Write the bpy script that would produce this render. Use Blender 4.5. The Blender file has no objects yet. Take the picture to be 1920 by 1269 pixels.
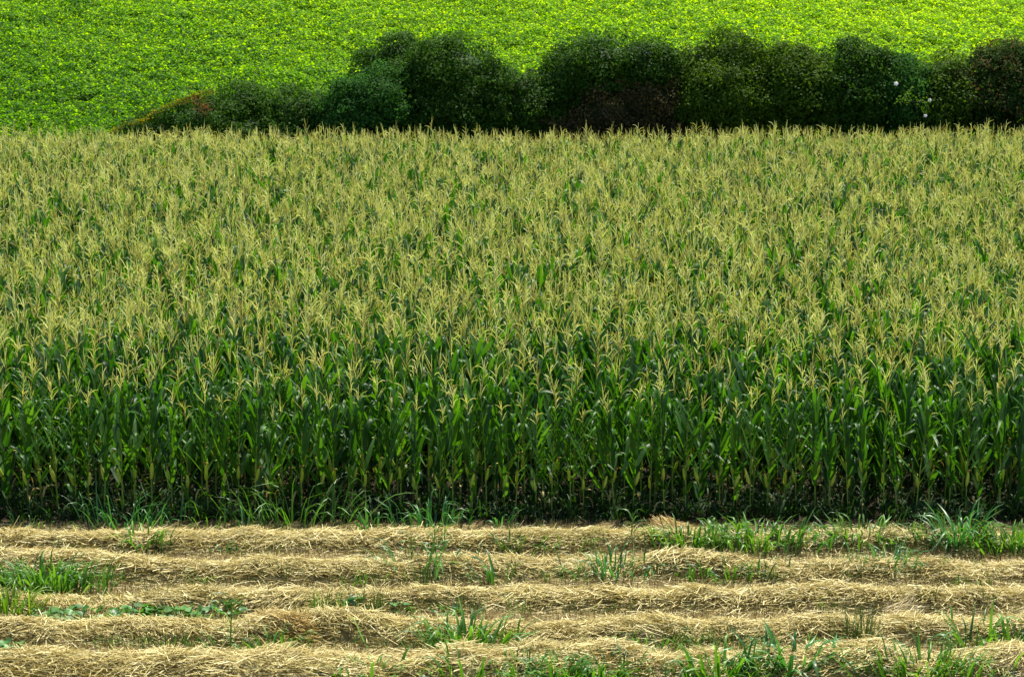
import bpy, math, random
import numpy as np
from mathutils import Vector, Euler

R = math.radians
random.seed(7)
rng = np.random.default_rng(7)
sc = bpy.context.scene
COL = sc.collection

# ------------------------------------------------------------ camera, sky, sun
FPX = 4400.0; CX, CY = 960.0, 634.5          # focal length in photograph pixels
PITCH = R(10.86); CAMH = 10.0
cam = bpy.data.cameras.new("camera"); co = bpy.data.objects.new("camera", cam)
COL.objects.link(co); sc.camera = co
cam.sensor_width = 36; cam.lens = 36 * FPX / 1920
cam.clip_start = 0.5; cam.clip_end = 4000
co.location = (0, 0, CAMH); co.rotation_euler = (math.pi / 2 - PITCH, 0, 0)
cam.dof.use_dof = True; cam.dof.focus_distance = 46; cam.dof.aperture_fstop = 14.0

SUN_EL, SUN_AZ = R(64), R(24)                # azimuth measured from +Y towards +X
w = bpy.data.worlds.new("World"); sc.world = w; w.use_nodes = True
nt = w.node_tree; nt.nodes.clear()
sky = nt.nodes.new("ShaderNodeTexSky"); sky.sky_type = 'NISHITA'; sky.sun_disc = False
sky.sun_elevation = SUN_EL; sky.sun_rotation = SUN_AZ
bg = nt.nodes.new("ShaderNodeBackground"); bg.inputs[1].default_value = 0.105
wo = nt.nodes.new("ShaderNodeOutputWorld")
nt.links.new(sky.outputs[0], bg.inputs[0]); nt.links.new(bg.outputs[0], wo.inputs[0])
sl = bpy.data.lights.new("sun", 'SUN'); sl.energy = 5.0; sl.angle = R(0.5); sl.color = (1, .93, .81)
so = bpy.data.objects.new("sun", sl); COL.objects.link(so)
sd = Vector((math.sin(SUN_AZ) * math.cos(SUN_EL), math.cos(SUN_AZ) * math.cos(SUN_EL), math.sin(SUN_EL)))
so.rotation_euler = (-sd).to_track_quat('-Z', 'Y').to_euler(); so.location = (20, 60, 60)
sc.view_settings.view_transform = 'Standard'; sc.view_settings.look = 'None'
sc.view_settings.exposure = 0.92; sc.view_settings.gamma = 1
sc.cycles.max_bounces = 6; sc.cycles.diffuse_bounces = 3; sc.cycles.glossy_bounces = 2
sc.cycles.transmission_bounces = 4; sc.cycles.transparent_max_bounces = 4

# ------------------------------------------------------------ helpers
def on_ground(px, py, z=0.0):
    """photograph pixel -> x, y of the ray where it meets height z"""
    a = PITCH + math.atan((py - CY) / FPX)
    D = (CAMH - z) / math.tan(a)
    depth = D * math.cos(PITCH) + (CAMH - z) * math.sin(PITCH)
    return (px - CX) / FPX * depth, D
def at_depth(px, py, D):
    """photograph pixel -> x, z at horizontal distance D"""
    a = PITCH + math.atan((py - CY) / FPX)
    z = CAMH - D * math.tan(a)
    depth = D * math.cos(PITCH) + (CAMH - z) * math.sin(PITCH)
    return (px - CX) / FPX * depth, z

def vnoise(x, y, s=1.0, seed=0):
    """smooth pseudo noise -1..1 from summed sines"""
    x = np.asarray(x, float) / s; y = np.asarray(y, float) / s
    r = np.random.default_rng(seed + 100); out = 0
    for k in range(6):
        a, b, c = r.uniform(-1.6, 1.6, 2).tolist() + [r.uniform(0, 6.28)]
        out = out + np.sin(a * x + b * y + c + 1.3 * np.sin(b * x - a * y + c * 2))
    return out / 4.0

def terrain(x, y):
    x = np.asarray(x, float); y = np.asarray(y, float)
    t = np.clip((y - 80) / 8, 0, 1)
    ramp = np.where(y < 88, 0.5 * 8 * t * t, (y - 84)) * 0.175
    far = np.clip(y - 190, 0, None) * 0.10
    b = 0.10 * vnoise(x, y, 5, 3) * np.clip((y - 80) / 10, 0, 1)
    return ramp - far + b

class MB:
    """collects vertices and faces, builds ONE mesh"""
    def __init__(s): s.v = []; s.f = []; s.r = []; s.m = []; s.n = 0
    def add(s, v, f, rnd=0.5, mi=0):
        v = np.asarray(v, float).reshape(-1, 3); s.v.append(v)
        for q in f: s.f.append([i + s.n for i in q])
        s.m += [mi] * len(f)
        s.r.append(np.full(len(v), rnd)); s.n += len(v)
    def mesh(s, name, mats):
        me = bpy.data.meshes.new(name)
        me.from_pydata(np.concatenate(s.v).tolist(), [], s.f)
        for m in mats: me.materials.append(m)
        me.polygons.foreach_set('material_index', s.m)
        a = me.attributes.new('rnd', 'FLOAT', 'POINT'); a.data.foreach_set('value', np.concatenate(s.r))
        me.polygons.foreach_set('use_smooth', [True] * len(s.f))
        me.update(); return me

def bulk_mesh(name, V, F, rnd, mats, smooth=False, mi=None):
    """fast mesh from arrays: V (n,3), F (m,k)"""
    me = bpy.data.meshes.new(name); k = F.shape[1]
    me.vertices.add(len(V)); me.vertices.foreach_set('co', V.astype(np.float32).ravel())
    me.loops.add(F.size); me.loops.foreach_set('vertex_index', F.astype(np.int32).ravel())
    me.polygons.add(len(F)); me.polygons.foreach_set('loop_start', (np.arange(len(F)) * k).astype(np.int32))
    me.polygons.foreach_set('loop_total', np.full(len(F), k, np.int32))
    for m in mats: me.materials.append(m)
    if mi is not None: me.polygons.foreach_set('material_index', mi.astype(np.int32))
    a = me.attributes.new('rnd', 'FLOAT', 'POINT'); a.data.foreach_set('value', rnd.astype(np.float32))
    me.update(calc_edges=True); me.polygons.foreach_set('use_smooth', np.full(len(F), smooth)); me.update()
    return me

def obj(name, me, parent=None, **props):
    o = bpy.data.objects.new(name, me); COL.objects.link(o)
    if parent: o.parent = parent
    for k, v in props.items(): o[k] = v
    return o
def empty(name, loc, label, cat, group=None):
    o = bpy.data.objects.new(name, None); COL.objects.link(o); o.location = loc
    o.empty_display_size = .2
    o['label'] = label; o['category'] = cat
    if group: o['group'] = group
    return o

# ------------------------------------------------------------ materials
def new_mat(name):
    m = bpy.data.materials.new(name); m.use_nodes = True; m.node_tree.nodes.clear()
    return m, m.node_tree.nodes, m.node_tree.links
def leaf_mat(name, stops, trans=None, tw=0.35, rough=0.45, spec=0.5, inst=0.0, nscale=3.0, namp=0.0):
    """stops: colours along the random attribute; trans: multiplier on the colour for light passing through"""
    m, N, L = new_mat(name)
    at = N.new('ShaderNodeAttribute'); at.attribute_name = 'rnd'
    val = at.outputs['Fac']
    if inst:
        oi = N.new('ShaderNodeObjectInfo')
        mm = N.new('ShaderNodeMath'); mm.operation = 'MULTIPLY_ADD'; mm.inputs[1].default_value = inst; mm.inputs[2].default_value = -inst / 2
        L.new(oi.outputs['Random'], mm.inputs[0])
        ad = N.new('ShaderNodeMath'); ad.operation = 'ADD'; ad.use_clamp = True
        L.new(val, ad.inputs[0]); L.new(mm.outputs[0], ad.inputs[1]); val = ad.outputs[0]
    if namp:
        ge = N.new('ShaderNodeNewGeometry'); no = N.new('ShaderNodeTexNoise'); no.inputs['Scale'].default_value = nscale; no.inputs['Detail'].default_value = 3
        L.new(ge.outputs['Position'], no.inputs['Vector'])
        mm = N.new('ShaderNodeMath'); mm.operation = 'MULTIPLY_ADD'; mm.inputs[1].default_value = namp; mm.inputs[2].default_value = -namp / 2
        L.new(no.outputs['Fac'], mm.inputs[0])
        ad = N.new('ShaderNodeMath'); ad.operation = 'ADD'; ad.use_clamp = True
        L.new(val, ad.inputs[0]); L.new(mm.outputs[0], ad.inputs[1]); val = ad.outputs[0]
    cr = N.new('ShaderNodeValToRGB'); e = cr.color_ramp.elements
    for i, c in enumerate(stops):
        p = i / (len(stops) - 1)
        if i < 2: e[i].position = p; e[i].color = (*c, 1)
        else: e.new(p).color = (*c, 1)
    if len(stops) > 2:      # keep the right order after e[1] was written
        e[1].position = 1 / (len(stops) - 1); e[1].color = (*stops[1], 1)
    L.new(val, cr.inputs[0])
    p = N.new('ShaderNodeBsdfPrincipled'); p.inputs['Roughness'].default_value = rough
    p.inputs['Specular IOR Level'].default_value = spec
    L.new(cr.outputs[0], p.inputs['Base Color'])
    out = N.new('ShaderNodeOutputMaterial')
    if trans:
        mx = N.new('ShaderNodeMix'); mx.data_type = 'RGBA'; mx.blend_type = 'MULTIPLY'; mx.inputs[0].default_value = 1
        L.new(cr.outputs[0], mx.inputs[6]); mx.inputs[7].default_value = (*trans, 1)
        t = N.new('ShaderNodeBsdfTranslucent'); L.new(mx.outputs[2], t.inputs['Color'])
        ms = N.new('ShaderNodeMixShader'); ms.inputs[0].default_value = tw
        L.new(p.outputs[0], ms.inputs[1]); L.new(t.outputs[0], ms.inputs[2]); L.new(ms.outputs[0], out.inputs[0])
    else: L.new(p.outputs[0], out.inputs[0])
    return m

M = {}
M['corn_leaf'] = leaf_mat('corn_leaf', [(.014, .060, .006), (.028, .105, .009), (.055, .16, .014)], (2.3, 2.1, .4), .36, .52, .4, .35)
M['corn_stalk'] = leaf_mat('corn_stalk', [(.09, .17, .015), (.18, .27, .03), (.26, .24, .05)], None, 0, .5, .4, .5)
M['tassel'] = leaf_mat('corn_tassel', [(.48, .40, .14), (.76, .73, .23), (.90, .89, .34), (.94, .93, .52)], (1.05, 1.08, .8), .5, .6, .3, .6)
M['husk'] = leaf_mat('ear_husk', [(.26, .36, .02), (.36, .47, .035), (.46, .54, .08)], (1.5, 1.5, .6), .2, .5, .4, .6)
M['silk'] = leaf_mat('ear_silk', [(.05, .018, .008), (.10, .035, .012)], None, 0, .8, .2)
M['dry_leaf'] = leaf_mat('dry_corn_leaf', [(.16, .13, .04), (.42, .35, .13)], (1.1, 1.0, .7), .25, .7, .2)
M['straw'] = leaf_mat('straw', [(.14, .105, .03), (.38, .31, .095), (.58, .495, .19), (.82, .76, .40)], (1.1, 1.0, .8), .15, .55, .35, 0, 1.2, .35)
M['orange_straw'] = leaf_mat('orange_straw', [(.24, .15, .035), (.46, .32, .085), (.66, .50, .18)], None, 0, .55, .35)
M['pale_straw'] = leaf_mat('pale_straw', [(.5, .4, .2), (.72, .6, .34), (.8, .7, .45)], None, 0, .55, .35)
M['stubble'] = leaf_mat('stubble', [(.15, .12, .04), (.32, .26, .09), (.52, .43, .17)], None, 0, .7, .2, 0, .8, .5)
M['grass'] = leaf_mat('weed_grass', [(.025, .09, .008), (.06, .175, .016), (.13, .29, .03)], (1.9, 1.9, .5), .32, .45, .45)
M['grass_blue'] = leaf_mat('weed_grass_blue', [(.02, .09, .018), (.045, .17, .03), (.08, .25, .05)], (1.7, 1.8, .8), .3, .42, .5)
M['grass_dark'] = leaf_mat('weed_grass_dark', [(.02, .05, .01), (.05, .10, .02), (.10, .13, .03)], (1.5, 1.6, .7), .3, .5, .4)
M['grass_yellow'] = leaf_mat('weed_grass_yellow', [(.06, .14, .01), (.12, .24, .015), (.2, .32, .03)], (1.7, 1.7, .6), .4, .4, .4)
M['broadleaf'] = leaf_mat('broadleaf', [(.03, .11, .018), (.06, .19, .03), (.11, .27, .045)], (1.5, 1.8, .7), .3, .45, .4)
M['bean'] = leaf_mat('bean_leaf', [(.024, .10, .002), (.065, .20, .002), (.145, .32, .003), (.25, .42, .006)], (2.5, 2.0, .25), .55, .6, .15, .25, .25, .25)
def add_drift(m):      # shifts leaf colour lighter and yellower up the slope and to the right
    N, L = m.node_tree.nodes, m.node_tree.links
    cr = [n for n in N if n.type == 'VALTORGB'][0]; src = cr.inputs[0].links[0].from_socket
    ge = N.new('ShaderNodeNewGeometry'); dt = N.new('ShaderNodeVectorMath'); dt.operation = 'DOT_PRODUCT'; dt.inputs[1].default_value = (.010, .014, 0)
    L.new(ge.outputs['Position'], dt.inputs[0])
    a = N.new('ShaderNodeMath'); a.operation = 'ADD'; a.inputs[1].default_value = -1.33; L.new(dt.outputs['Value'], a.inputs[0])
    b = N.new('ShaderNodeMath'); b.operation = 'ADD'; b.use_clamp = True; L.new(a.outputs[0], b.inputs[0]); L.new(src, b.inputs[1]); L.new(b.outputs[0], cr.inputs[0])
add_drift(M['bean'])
M['bush_a'] = leaf_mat('bush_leaf_deep', [(.018, .055, .006), (.032, .085, .008), (.055, .13, .012)], (1.7, 1.7, .5), .35, .6, .09)
M['bush_b'] = leaf_mat('bush_leaf_olive', [(.024, .058, .005), (.050, .105, .007), (.095, .17, .012)], (1.7, 1.7, .5), .35, .6, .09)
M['bush_c'] = leaf_mat('bush_leaf_blue', [(.018, .060, .010), (.032, .10, .016), (.05, .15, .024)], (1.6, 1.7, .8), .35, .75, .08)
M['bush_red'] = leaf_mat('bush_leaf_russet', [(.014, .044, .007), (.026, .070, .010), (.040, .080, .014), (.13, .07, .03)], (1.5, 1.4, .7), .35, .75, .08)
M['bush_dead'] = leaf_mat('bush_leaf_dead', [(.018, .032, .006), (.035, .040, .009), (.09, .07, .02), (.20, .13, .045)], (1.3, 1.1, .6), .2, .7, .15)
M['twig'] = leaf_mat('twig', [(.035, .026, .018), (.07, .052, .035), (.14, .11, .08)], None, 0, .8, .2)
M['vine_yellow'] = leaf_mat('vine_yellow', [(.04, .13, .008), (.14, .20, .008), (.34, .24, .01)], (1.5, 1.3, .4), .45, .8, .05)
M['vine_orange'] = leaf_mat('vine_orange', [(.03, .06, .01), (.08, .05, .012), (.18, .07, .02)], (1.5, 1.2, .5), .3, .8, .05)
M['vine_lime'] = leaf_mat('vine_lime', [(.03, .09, .006), (.07, .16, .01), (.12, .22, .015)], (1.6, 1.7, .5), .3, .8, .05)
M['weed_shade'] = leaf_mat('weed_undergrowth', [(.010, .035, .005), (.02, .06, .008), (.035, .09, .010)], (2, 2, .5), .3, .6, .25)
M['petal'] = leaf_mat('white_petal', [(.85, .85, .85), (.9, .9, .9)], (1, 1, 1), .3, .5, .3)
M['flower_centre'] = leaf_mat('flower_centre', [(.6, .6, .3), (.7, .7, .35)], None, 0, .5, .3)

def ground_mat():
    m, N, L = new_mat('soil')
    tc = N.new('ShaderNodeNewGeometry'); sp = N.new('ShaderNodeSeparateXYZ'); L.new(tc.outputs['Position'], sp.inputs[0])
    n = N.new('ShaderNodeTexNoise'); n.inputs['Scale'].default_value = 2.2; n.inputs['Detail'].default_value = 8; n.inputs['Roughness'].default_value = .7
    L.new(tc.outputs['Position'], n.inputs['Vector'])
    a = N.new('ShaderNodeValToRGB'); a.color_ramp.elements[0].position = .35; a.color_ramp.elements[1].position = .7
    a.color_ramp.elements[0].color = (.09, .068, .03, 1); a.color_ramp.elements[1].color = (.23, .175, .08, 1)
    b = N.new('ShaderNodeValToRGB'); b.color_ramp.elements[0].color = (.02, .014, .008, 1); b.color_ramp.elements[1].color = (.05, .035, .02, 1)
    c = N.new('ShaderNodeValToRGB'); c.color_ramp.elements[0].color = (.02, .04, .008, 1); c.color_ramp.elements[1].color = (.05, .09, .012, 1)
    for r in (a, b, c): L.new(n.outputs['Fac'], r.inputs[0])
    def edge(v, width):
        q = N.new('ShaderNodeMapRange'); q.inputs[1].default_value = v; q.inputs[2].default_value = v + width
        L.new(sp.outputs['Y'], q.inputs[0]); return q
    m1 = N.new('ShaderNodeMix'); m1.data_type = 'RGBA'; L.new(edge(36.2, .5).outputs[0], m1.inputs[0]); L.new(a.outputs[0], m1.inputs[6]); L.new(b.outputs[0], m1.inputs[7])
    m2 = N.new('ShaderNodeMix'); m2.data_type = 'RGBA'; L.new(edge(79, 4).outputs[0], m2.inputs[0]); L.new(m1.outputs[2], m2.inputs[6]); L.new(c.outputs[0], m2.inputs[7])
    p = N.new('ShaderNodeBsdfPrincipled'); p.inputs['Roughness'].default_value = .95; p.inputs['Specular IOR Level'].default_value = .1
    L.new(m2.outputs[2], p.inputs['Base Color'])
    n2 = N.new('ShaderNodeTexNoise'); n2.inputs['Scale'].default_value = 14; n2.inputs['Detail'].default_value = 8
    L.new(tc.outputs['Position'], n2.inputs['Vector'])
    bu = N.new('ShaderNodeBump'); bu.inputs['Strength'].default_value = .7; bu.inputs['Distance'].default_value = .05
    L.new(n2.outputs['Fac'], bu.inputs['Height']); L.new(bu.outputs[0], p.inputs['Normal'])
    o = N.new('ShaderNodeOutputMaterial'); L.new(p.outputs[0], o.inputs[0]); return m
M['soil'] = ground_mat()

# ------------------------------------------------------------ the ground
xs = np.concatenate([np.linspace(-1500, -60, 20), np.linspace(-55, 55, 111), np.linspace(60, 1500, 20)])
ys = np.concatenate([np.linspace(-300, 10, 16), np.linspace(15, 75, 21), np.linspace(76, 150, 75), np.linspace(155, 260, 22), np.linspace(300, 2200, 24)])
X, Y = np.meshgrid(xs, ys); Z = terrain(X, Y)
nx, ny = len(xs), len(ys)
I = (np.arange(ny - 1)[:, None] * nx + np.arange(nx - 1)[None, :]).ravel()
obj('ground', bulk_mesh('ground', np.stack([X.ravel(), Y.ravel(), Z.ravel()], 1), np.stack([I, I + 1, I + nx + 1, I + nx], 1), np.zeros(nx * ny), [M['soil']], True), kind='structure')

# ------------------------------------------------------------ blades and tubes
def blade(mb, base, az, L, W, a0, a1, bend=.5, sharp=.25, segs=7, fold=.25, twist=0.0, rnd=.5, mi=0, side=0.0):
    """long leaf: leaves base at a0 from the vertical, bends towards a1 round s=bend"""
    p = np.array(base, float); V = []
    ds = L / segs
    for i in range(segs + 1):
        s = i / segs
        t = 1 / (1 + math.exp(-(s - bend) / max(sharp, .02) * 4)); th = a0 + (a1 - a0) * t
        d = np.array([math.sin(th) * math.cos(az + side * s), math.sin(th) * math.sin(az + side * s), math.cos(th)])
        lat = np.array([-math.sin(az + side * s), math.cos(az + side * s), 0])
        nrm = np.cross(lat, d)
        c, sn = math.cos(twist * s), math.sin(twist * s)
        lat2 = lat * c + nrm * sn; nrm2 = nrm * c - lat * sn
        wd = W * min(1, .35 + s * 3.2) * (1 - s ** 2.4) ** .9 * .5 + .0008
        V += [p - lat2 * wd - nrm2 * wd * fold, p, p + lat2 * wd - nrm2 * wd * fold]
        p = p + d * ds
    F = []
    for i in range(segs):
        a = 3 * i; F += [(a, a + 1, a + 4, a + 3), (a + 1, a + 2, a + 5, a + 4)]
    mb.add(V, F, rnd, mi)

def tube(mb, pts, rads, sides=5, rnd=.5, mi=0):
    V = []; n = len(pts); pts = [np.array(p, float) for p in pts]
    for i, p in enumerate(pts):
        d = pts[min(i + 1, n - 1)] - pts[max(i - 1, 0)]; d /= (np.linalg.norm(d) + 1e-9)
        u = np.cross(d, [0.3, .9, .2]); u /= np.linalg.norm(u); v = np.cross(d, u)
        for k in range(sides):
            a = 6.2832 * k / sides; V.append(p + (u * math.cos(a) + v * math.sin(a)) * rads[i])
    F = []
    for i in range(n - 1):
        for k in range(sides):
            a = i * sides + k; b = i * sides + (k + 1) % sides
            F.append((a, b, b + sides, a + sides))
    mb.add(V, F, rnd, mi)

# ------------------------------------------------------------ corn prototypes
def corn_variant(k, low=False):
    r = random.Random(100 + k)
    H = r.uniform(1.92, 2.18); plane = r.uniform(0, 6.28); lean = r.uniform(-.05, .05)
    def sp(z): return (lean * z * z * .5, lean * .6 * z, z)
    st, lf, ta, ears = MB(), MB(), MB(), []
    zs = [0, .3, .6, .9, 1.2, 1.5, 1.8, H]
    tube(st, [sp(z) for z in zs], [.016, .015, .014, .0125, .0105, .009, .007, .005], 6, r.uniform(.1, .6))
    for z in zs[1:-1]: tube(st, [sp(z - .012), sp(z), sp(z + .012)], [.012, .019, .012], 6, .9)
    n = 16
    for i in range(n):
        z = .26 + (H - .38) * i / (n - 1) + r.uniform(-.04, .04)
        az = plane + (math.pi if i % 2 else 0) + r.uniform(-.45, .45)
        t = i / (n - 1)
        if z < .75 and r.random() < .22: continue
        if i < 3 and r.random() < .3:
            blade(lf, sp(z), az, r.uniform(.35, .5), .04, 1.2, 2.9, .25, .3, 6, .5, r.uniform(-2, 2), r.random(), 1); continue
        L = (.62 + .30 * math.sin(math.pi * min(1, t * 1.05))) * r.uniform(.85, 1.12)
        if t > .7: L *= 1 - (t - .7) * 1.5
        W = .112 * (1 - .25 * t) * r.uniform(.85, 1.1)
        a0 = r.uniform(.28, .5) if t > .35 else r.uniform(.45, .75)
        if r.random() < (.55 if t > .45 else .7): a1 = r.uniform(1.9, 2.9); bend = r.uniform(.5, .85); sharp = r.choice([.06, .12, .25])
        else: a1 = a0 + r.uniform(.05, .5); bend = .6; sharp = .4
        blade(lf, sp(z), az, L, W, a0, a1, bend, sharp, 8, .28, r.uniform(-.9, .9), r.random(), 0, r.uniform(-.3, .3))
    # tassel
    top = np.array(sp(H + .11)); tube(st, [sp(H - .02), sp(H + .12)], [.005, .0045], 4, .8); nb = r.randint(5, 10)
    tl = r.uniform(.26, .44)
    tube(ta, [top + (0, 0, -.05), top + (0, 0, tl * .5), top + (r.uniform(-.03, .03), r.uniform(-.03, .03), tl)], [.0045, .0065, .003], 3, r.uniform(.3, 1))
    for i in range(nb):
        az = r.uniform(0, 6.28); L = r.uniform(.13, .30); b = top + (0, 0, r.uniform(-.14, .15)); op = r.uniform(.12, .72); dr = r.uniform(-.15, .25) if r.random() < .8 else r.uniform(.8, 1.8)
        pts = [b]; th = op
        for s in range(3):
            pts.append(pts[-1] + np.array([math.sin(th) * math.cos(az), math.sin(th) * math.sin(az), math.cos(th)]) * L / 3); th += dr / 3
        tube(ta, pts, [.0035, .0058, .0058, .003], 3, r.random())
    # ears: each husk + silk mesh
    for e in range(1 if k % 3 else 2):
        z = .60 + .2 * e + r.uniform(-.08, .1); az = plane + 1.2 + e * math.pi + r.uniform(-.5, .5); tilt = r.uniform(.15, .42)
        L = r.uniform(.26, .34); d = np.array([math.sin(tilt) * math.cos(az), math.sin(tilt) * math.sin(az), math.cos(tilt)])
        b = np.array(sp(z)) + np.array([math.cos(az), math.sin(az), 0]) * .02; hb = MB(); rr = r.uniform(.85, 1.1) * .034
        prof = [(0, .3), (.12, .75), (.35, 1), (.6, .92), (.82, .55), (1, .12)]
        tube(hb, [b + d * L * s for s, q in prof], [rr * q for s, q in prof], 8, r.random())
        u = np.cross(d, [0, 0, 1]); u /= np.linalg.norm(u)
        blade(hb, b + u * .02, az, L * .95, .035, tilt * .6, tilt + .2, .6, .3, 5, -.6, 0, .8)
        if r.random() < .5: blade(hb, b + d * L * .8, az + .6, .16, .022, tilt, tilt + 1.8, .5, .3, 5, .3, .5, .9)
        sb = MB(); tp = b + d * L * .95
        for q in range(7):
            a2 = r.uniform(0, 6.28)
            tube(sb, [tp, tp + d * .03 + np.array([math.cos(a2), math.sin(a2), .2]) * .012, tp + d * .035 + np.array([math.cos(a2), math.sin(a2), -.9]) * .028], [.010, .007, .003], 3, r.random())
        ears.append((hb, sb))
    return dict(stalk=st, leaves=lf, tassel=ta, ears=ears, az=plane + 1.2)

NV = 12
variants = []
for k in range(NV):
    v = corn_variant(k)
    allm = MB()
    for key, mats_i in (('stalk', 2), ('tassel', 3)):
        s = v[key]; allm.v += s.v; allm.f += [[i + allm.n for i in q] for q in s.f]; allm.r += s.r; allm.m += [mats_i] * len(s.f); allm.n += s.n
    s = v['leaves']; allm.v += s.v; allm.f += [[i + allm.n for i in q] for q in s.f]; allm.r += s.r; allm.m += list(s.m); allm.n += s.n
    variants.append(dict(
        stalk=v['stalk'].mesh('stalk', [M['corn_stalk']]),
        leaves=v['leaves'].mesh('leaves', [M['corn_leaf'], M['dry_leaf']]),
        tassel=v['tassel'].mesh('tassel', [M['tassel']]), az=v['az'],
        ears=[(a.mesh('ear', [M['husk']]), b.mesh('silk', [M['silk']])) for a, b in v['ears']],
        all=allm.mesh('corn_all', [M['corn_leaf'], M['dry_leaf'], M['corn_stalk'], M['tassel']])))

# positions of every plant of the field
CORN_Y0, ROW = 36.95, 0.70
rows = []
y = CORN_Y0; ri = 0
while y < 77.0:
    gap = .268 if ri < 5 else .178
    hw = y * .2225 + 4
    n = int(2 * hw / gap)
    px = -hw + gap * (np.arange(n) + rng.uniform(-.22, .22, n)); py = y + rng.normal(0, .045, n) + .12 * np.sin(px * .35 + 1) * 0
    keep = py < 74.3 + .0033 * px ** 2 * (1 + .4 * np.sign(px)) + .0 * px
    px, py = px[keep], py[keep] + 0; n = len(px)
    if n == 0: break
    patch = vnoise(px, py, 3.5, 11)
    scl = 1 + .05 * patch + rng.normal(0, .07, n)
    scl = np.where(py > 71.5, 1 + (scl - 1) * .5, scl)
    scl *= {0: .86, 1: .93, 2: .97}.get(ri, 1.0)
    rows.append((px, py, scl, rng.uniform(0, 6.283, n), rng.integers(0, NV, n)))
    y += ROW if ri < 5 else .50; ri += 1

ORD = 'zero first second third fourth fifth sixth seventh eighth ninth tenth eleventh twelfth thirteenth fourteenth fifteenth sixteenth seventeenth eighteenth nineteenth'.split()
TENS = {2: 'twent', 3: 'thirt', 4: 'fort', 5: 'fift', 6: 'sixt', 7: 'sevent'}
def ordinal(n):
    if n < 20: return ORD[n]
    return TENS[n // 10] + ('ieth' if n % 10 == 0 else 'y-' + ORD[n % 10])

proto = {}
def corn_plant(k, loc, rz, s, label):
    V = variants[k]
    if k not in proto:
        o = empty('corn_plant', loc, label, 'corn plant', 'corn plants in the front rows')
        obj('stalk', V['stalk'], o); obj('leaves', V['leaves'], o); obj('tassel', V['tassel'], o)
        for a, b in V['ears']: obj('silk', b, obj('ear', a, o))
        proto[k] = o
    else:
        src = proto[k]; o = src.copy(); COL.objects.link(o)
        for ch in src.children:
            c = ch.copy(); COL.objects.link(c); c.parent = o
            for g in ch.children: d = g.copy(); COL.objects.link(d); d.parent = c
        o['label'] = label
    o.location = loc; o.rotation_euler = (random.uniform(-.04, .04), random.uniform(-.04, .04), rz); o.scale = (s, s, s)

inst = []
for ri, (px, py, scl, rz, idx) in enumerate(rows):
    depth = py * math.cos(PITCH) + CAMH * math.sin(PITCH)
    near = (np.abs(px) < depth * .2182 + .15) & (ri < 5)
    count = 0
    for i in range(len(px)):
        if near[i]:
            count += 1
            one = len(variants[idx[i]]['ears'])
            if ri == 0:
                lab = 'corn plant with %s, %s from the left in the front row' % (('one ear' if one == 1 else 'two ears'), ordinal(count))
            else:
                lab = 'tall green corn plant with pale tassel in the %s row behind the straw' % ORD[ri + 1]
            turn = rz[i] if ri > 0 else -math.pi / 2 + random.uniform(-1.5, 1.5) - variants[idx[i]]['az']
            corn_plant(int(idx[i]), (px[i], py[i], 0), turn, scl[i], lab)
        else: inst.append((px[i], py[i], 0, rz[i], scl[i], idx[i]))

def gn_scatter(name, pts, meshes, tilt=None, **props):
    """ONE object: a point cloud mesh whose geometry nodes put one of the meshes on each point"""
    pts = np.array(pts, float)
    me = bpy.data.meshes.new(name); me.vertices.add(len(pts)); me.vertices.foreach_set('co', pts[:, :3].ravel())
    for nm, arr, ty in (('rz', pts[:, 3], 'FLOAT'), ('sc', pts[:, 4], 'FLOAT'), ('pick', pts[:, 5].astype(int), 'INT')):
        a = me.attributes.new(nm, ty, 'POINT'); a.data.foreach_set('value', arr)
    rv = np.stack([rng.normal(0, .06, len(pts)), rng.normal(0, .06, len(pts)), pts[:, 3]], 1)
    a = me.attributes.new('rv', 'FLOAT_VECTOR', 'POINT'); a.data.foreach_set('vector', rv.ravel())
    o = obj(name, me, None, **props)
    g = bpy.data.node_groups.new(name, 'GeometryNodeTree')
    g.interface.new_socket('Geometry', in_out='INPUT', socket_type='NodeSocketGeometry')
    g.interface.new_socket('Geometry', in_out='OUTPUT', socket_type='NodeSocketGeometry')
    N, L = g.nodes, g.links
    gi = N.new('NodeGroupInput'); go = N.new('NodeGroupOutput')
    jn = N.new('GeometryNodeJoinGeometry')
    for m in reversed(meshes):
        po = bpy.data.objects.new(name + '_source', m)
        oi = N.new('GeometryNodeObjectInfo'); oi.inputs['Object'].default_value = po
        g2 = N.new('GeometryNodeGeometryToInstance'); L.new(oi.outputs['Geometry'], g2.inputs[0]); L.new(g2.outputs[0], jn.inputs[0])
    ip = N.new('GeometryNodeInstanceOnPoints'); L.new(gi.outputs[0], ip.inputs['Points']); L.new(jn.outputs[0], ip.inputs['Instance'])
    ip.inputs['Pick Instance'].default_value = True
    def na(nm, ty):
        n = N.new('GeometryNodeInputNamedAttribute'); n.data_type = ty; n.inputs[0].default_value = nm; return n.outputs[0]
    L.new(na('pick', 'INT'), ip.inputs['Instance Index'])
    L.new(na('rv', 'FLOAT_VECTOR'), ip.inputs['Rotation'])
    L.new(na('sc', 'FLOAT'), ip.inputs['Scale'])
    L.new(ip.outputs[0], go.inputs[0])
    md = o.modifiers.new('scatter', 'NODES'); md.node_group = g
    return o
gn_scatter('corn_field', inst, [v['all'] for v in variants], kind='stuff', label='dense ripening corn crop with pale tassels behind the front rows', category='corn field')

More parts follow.
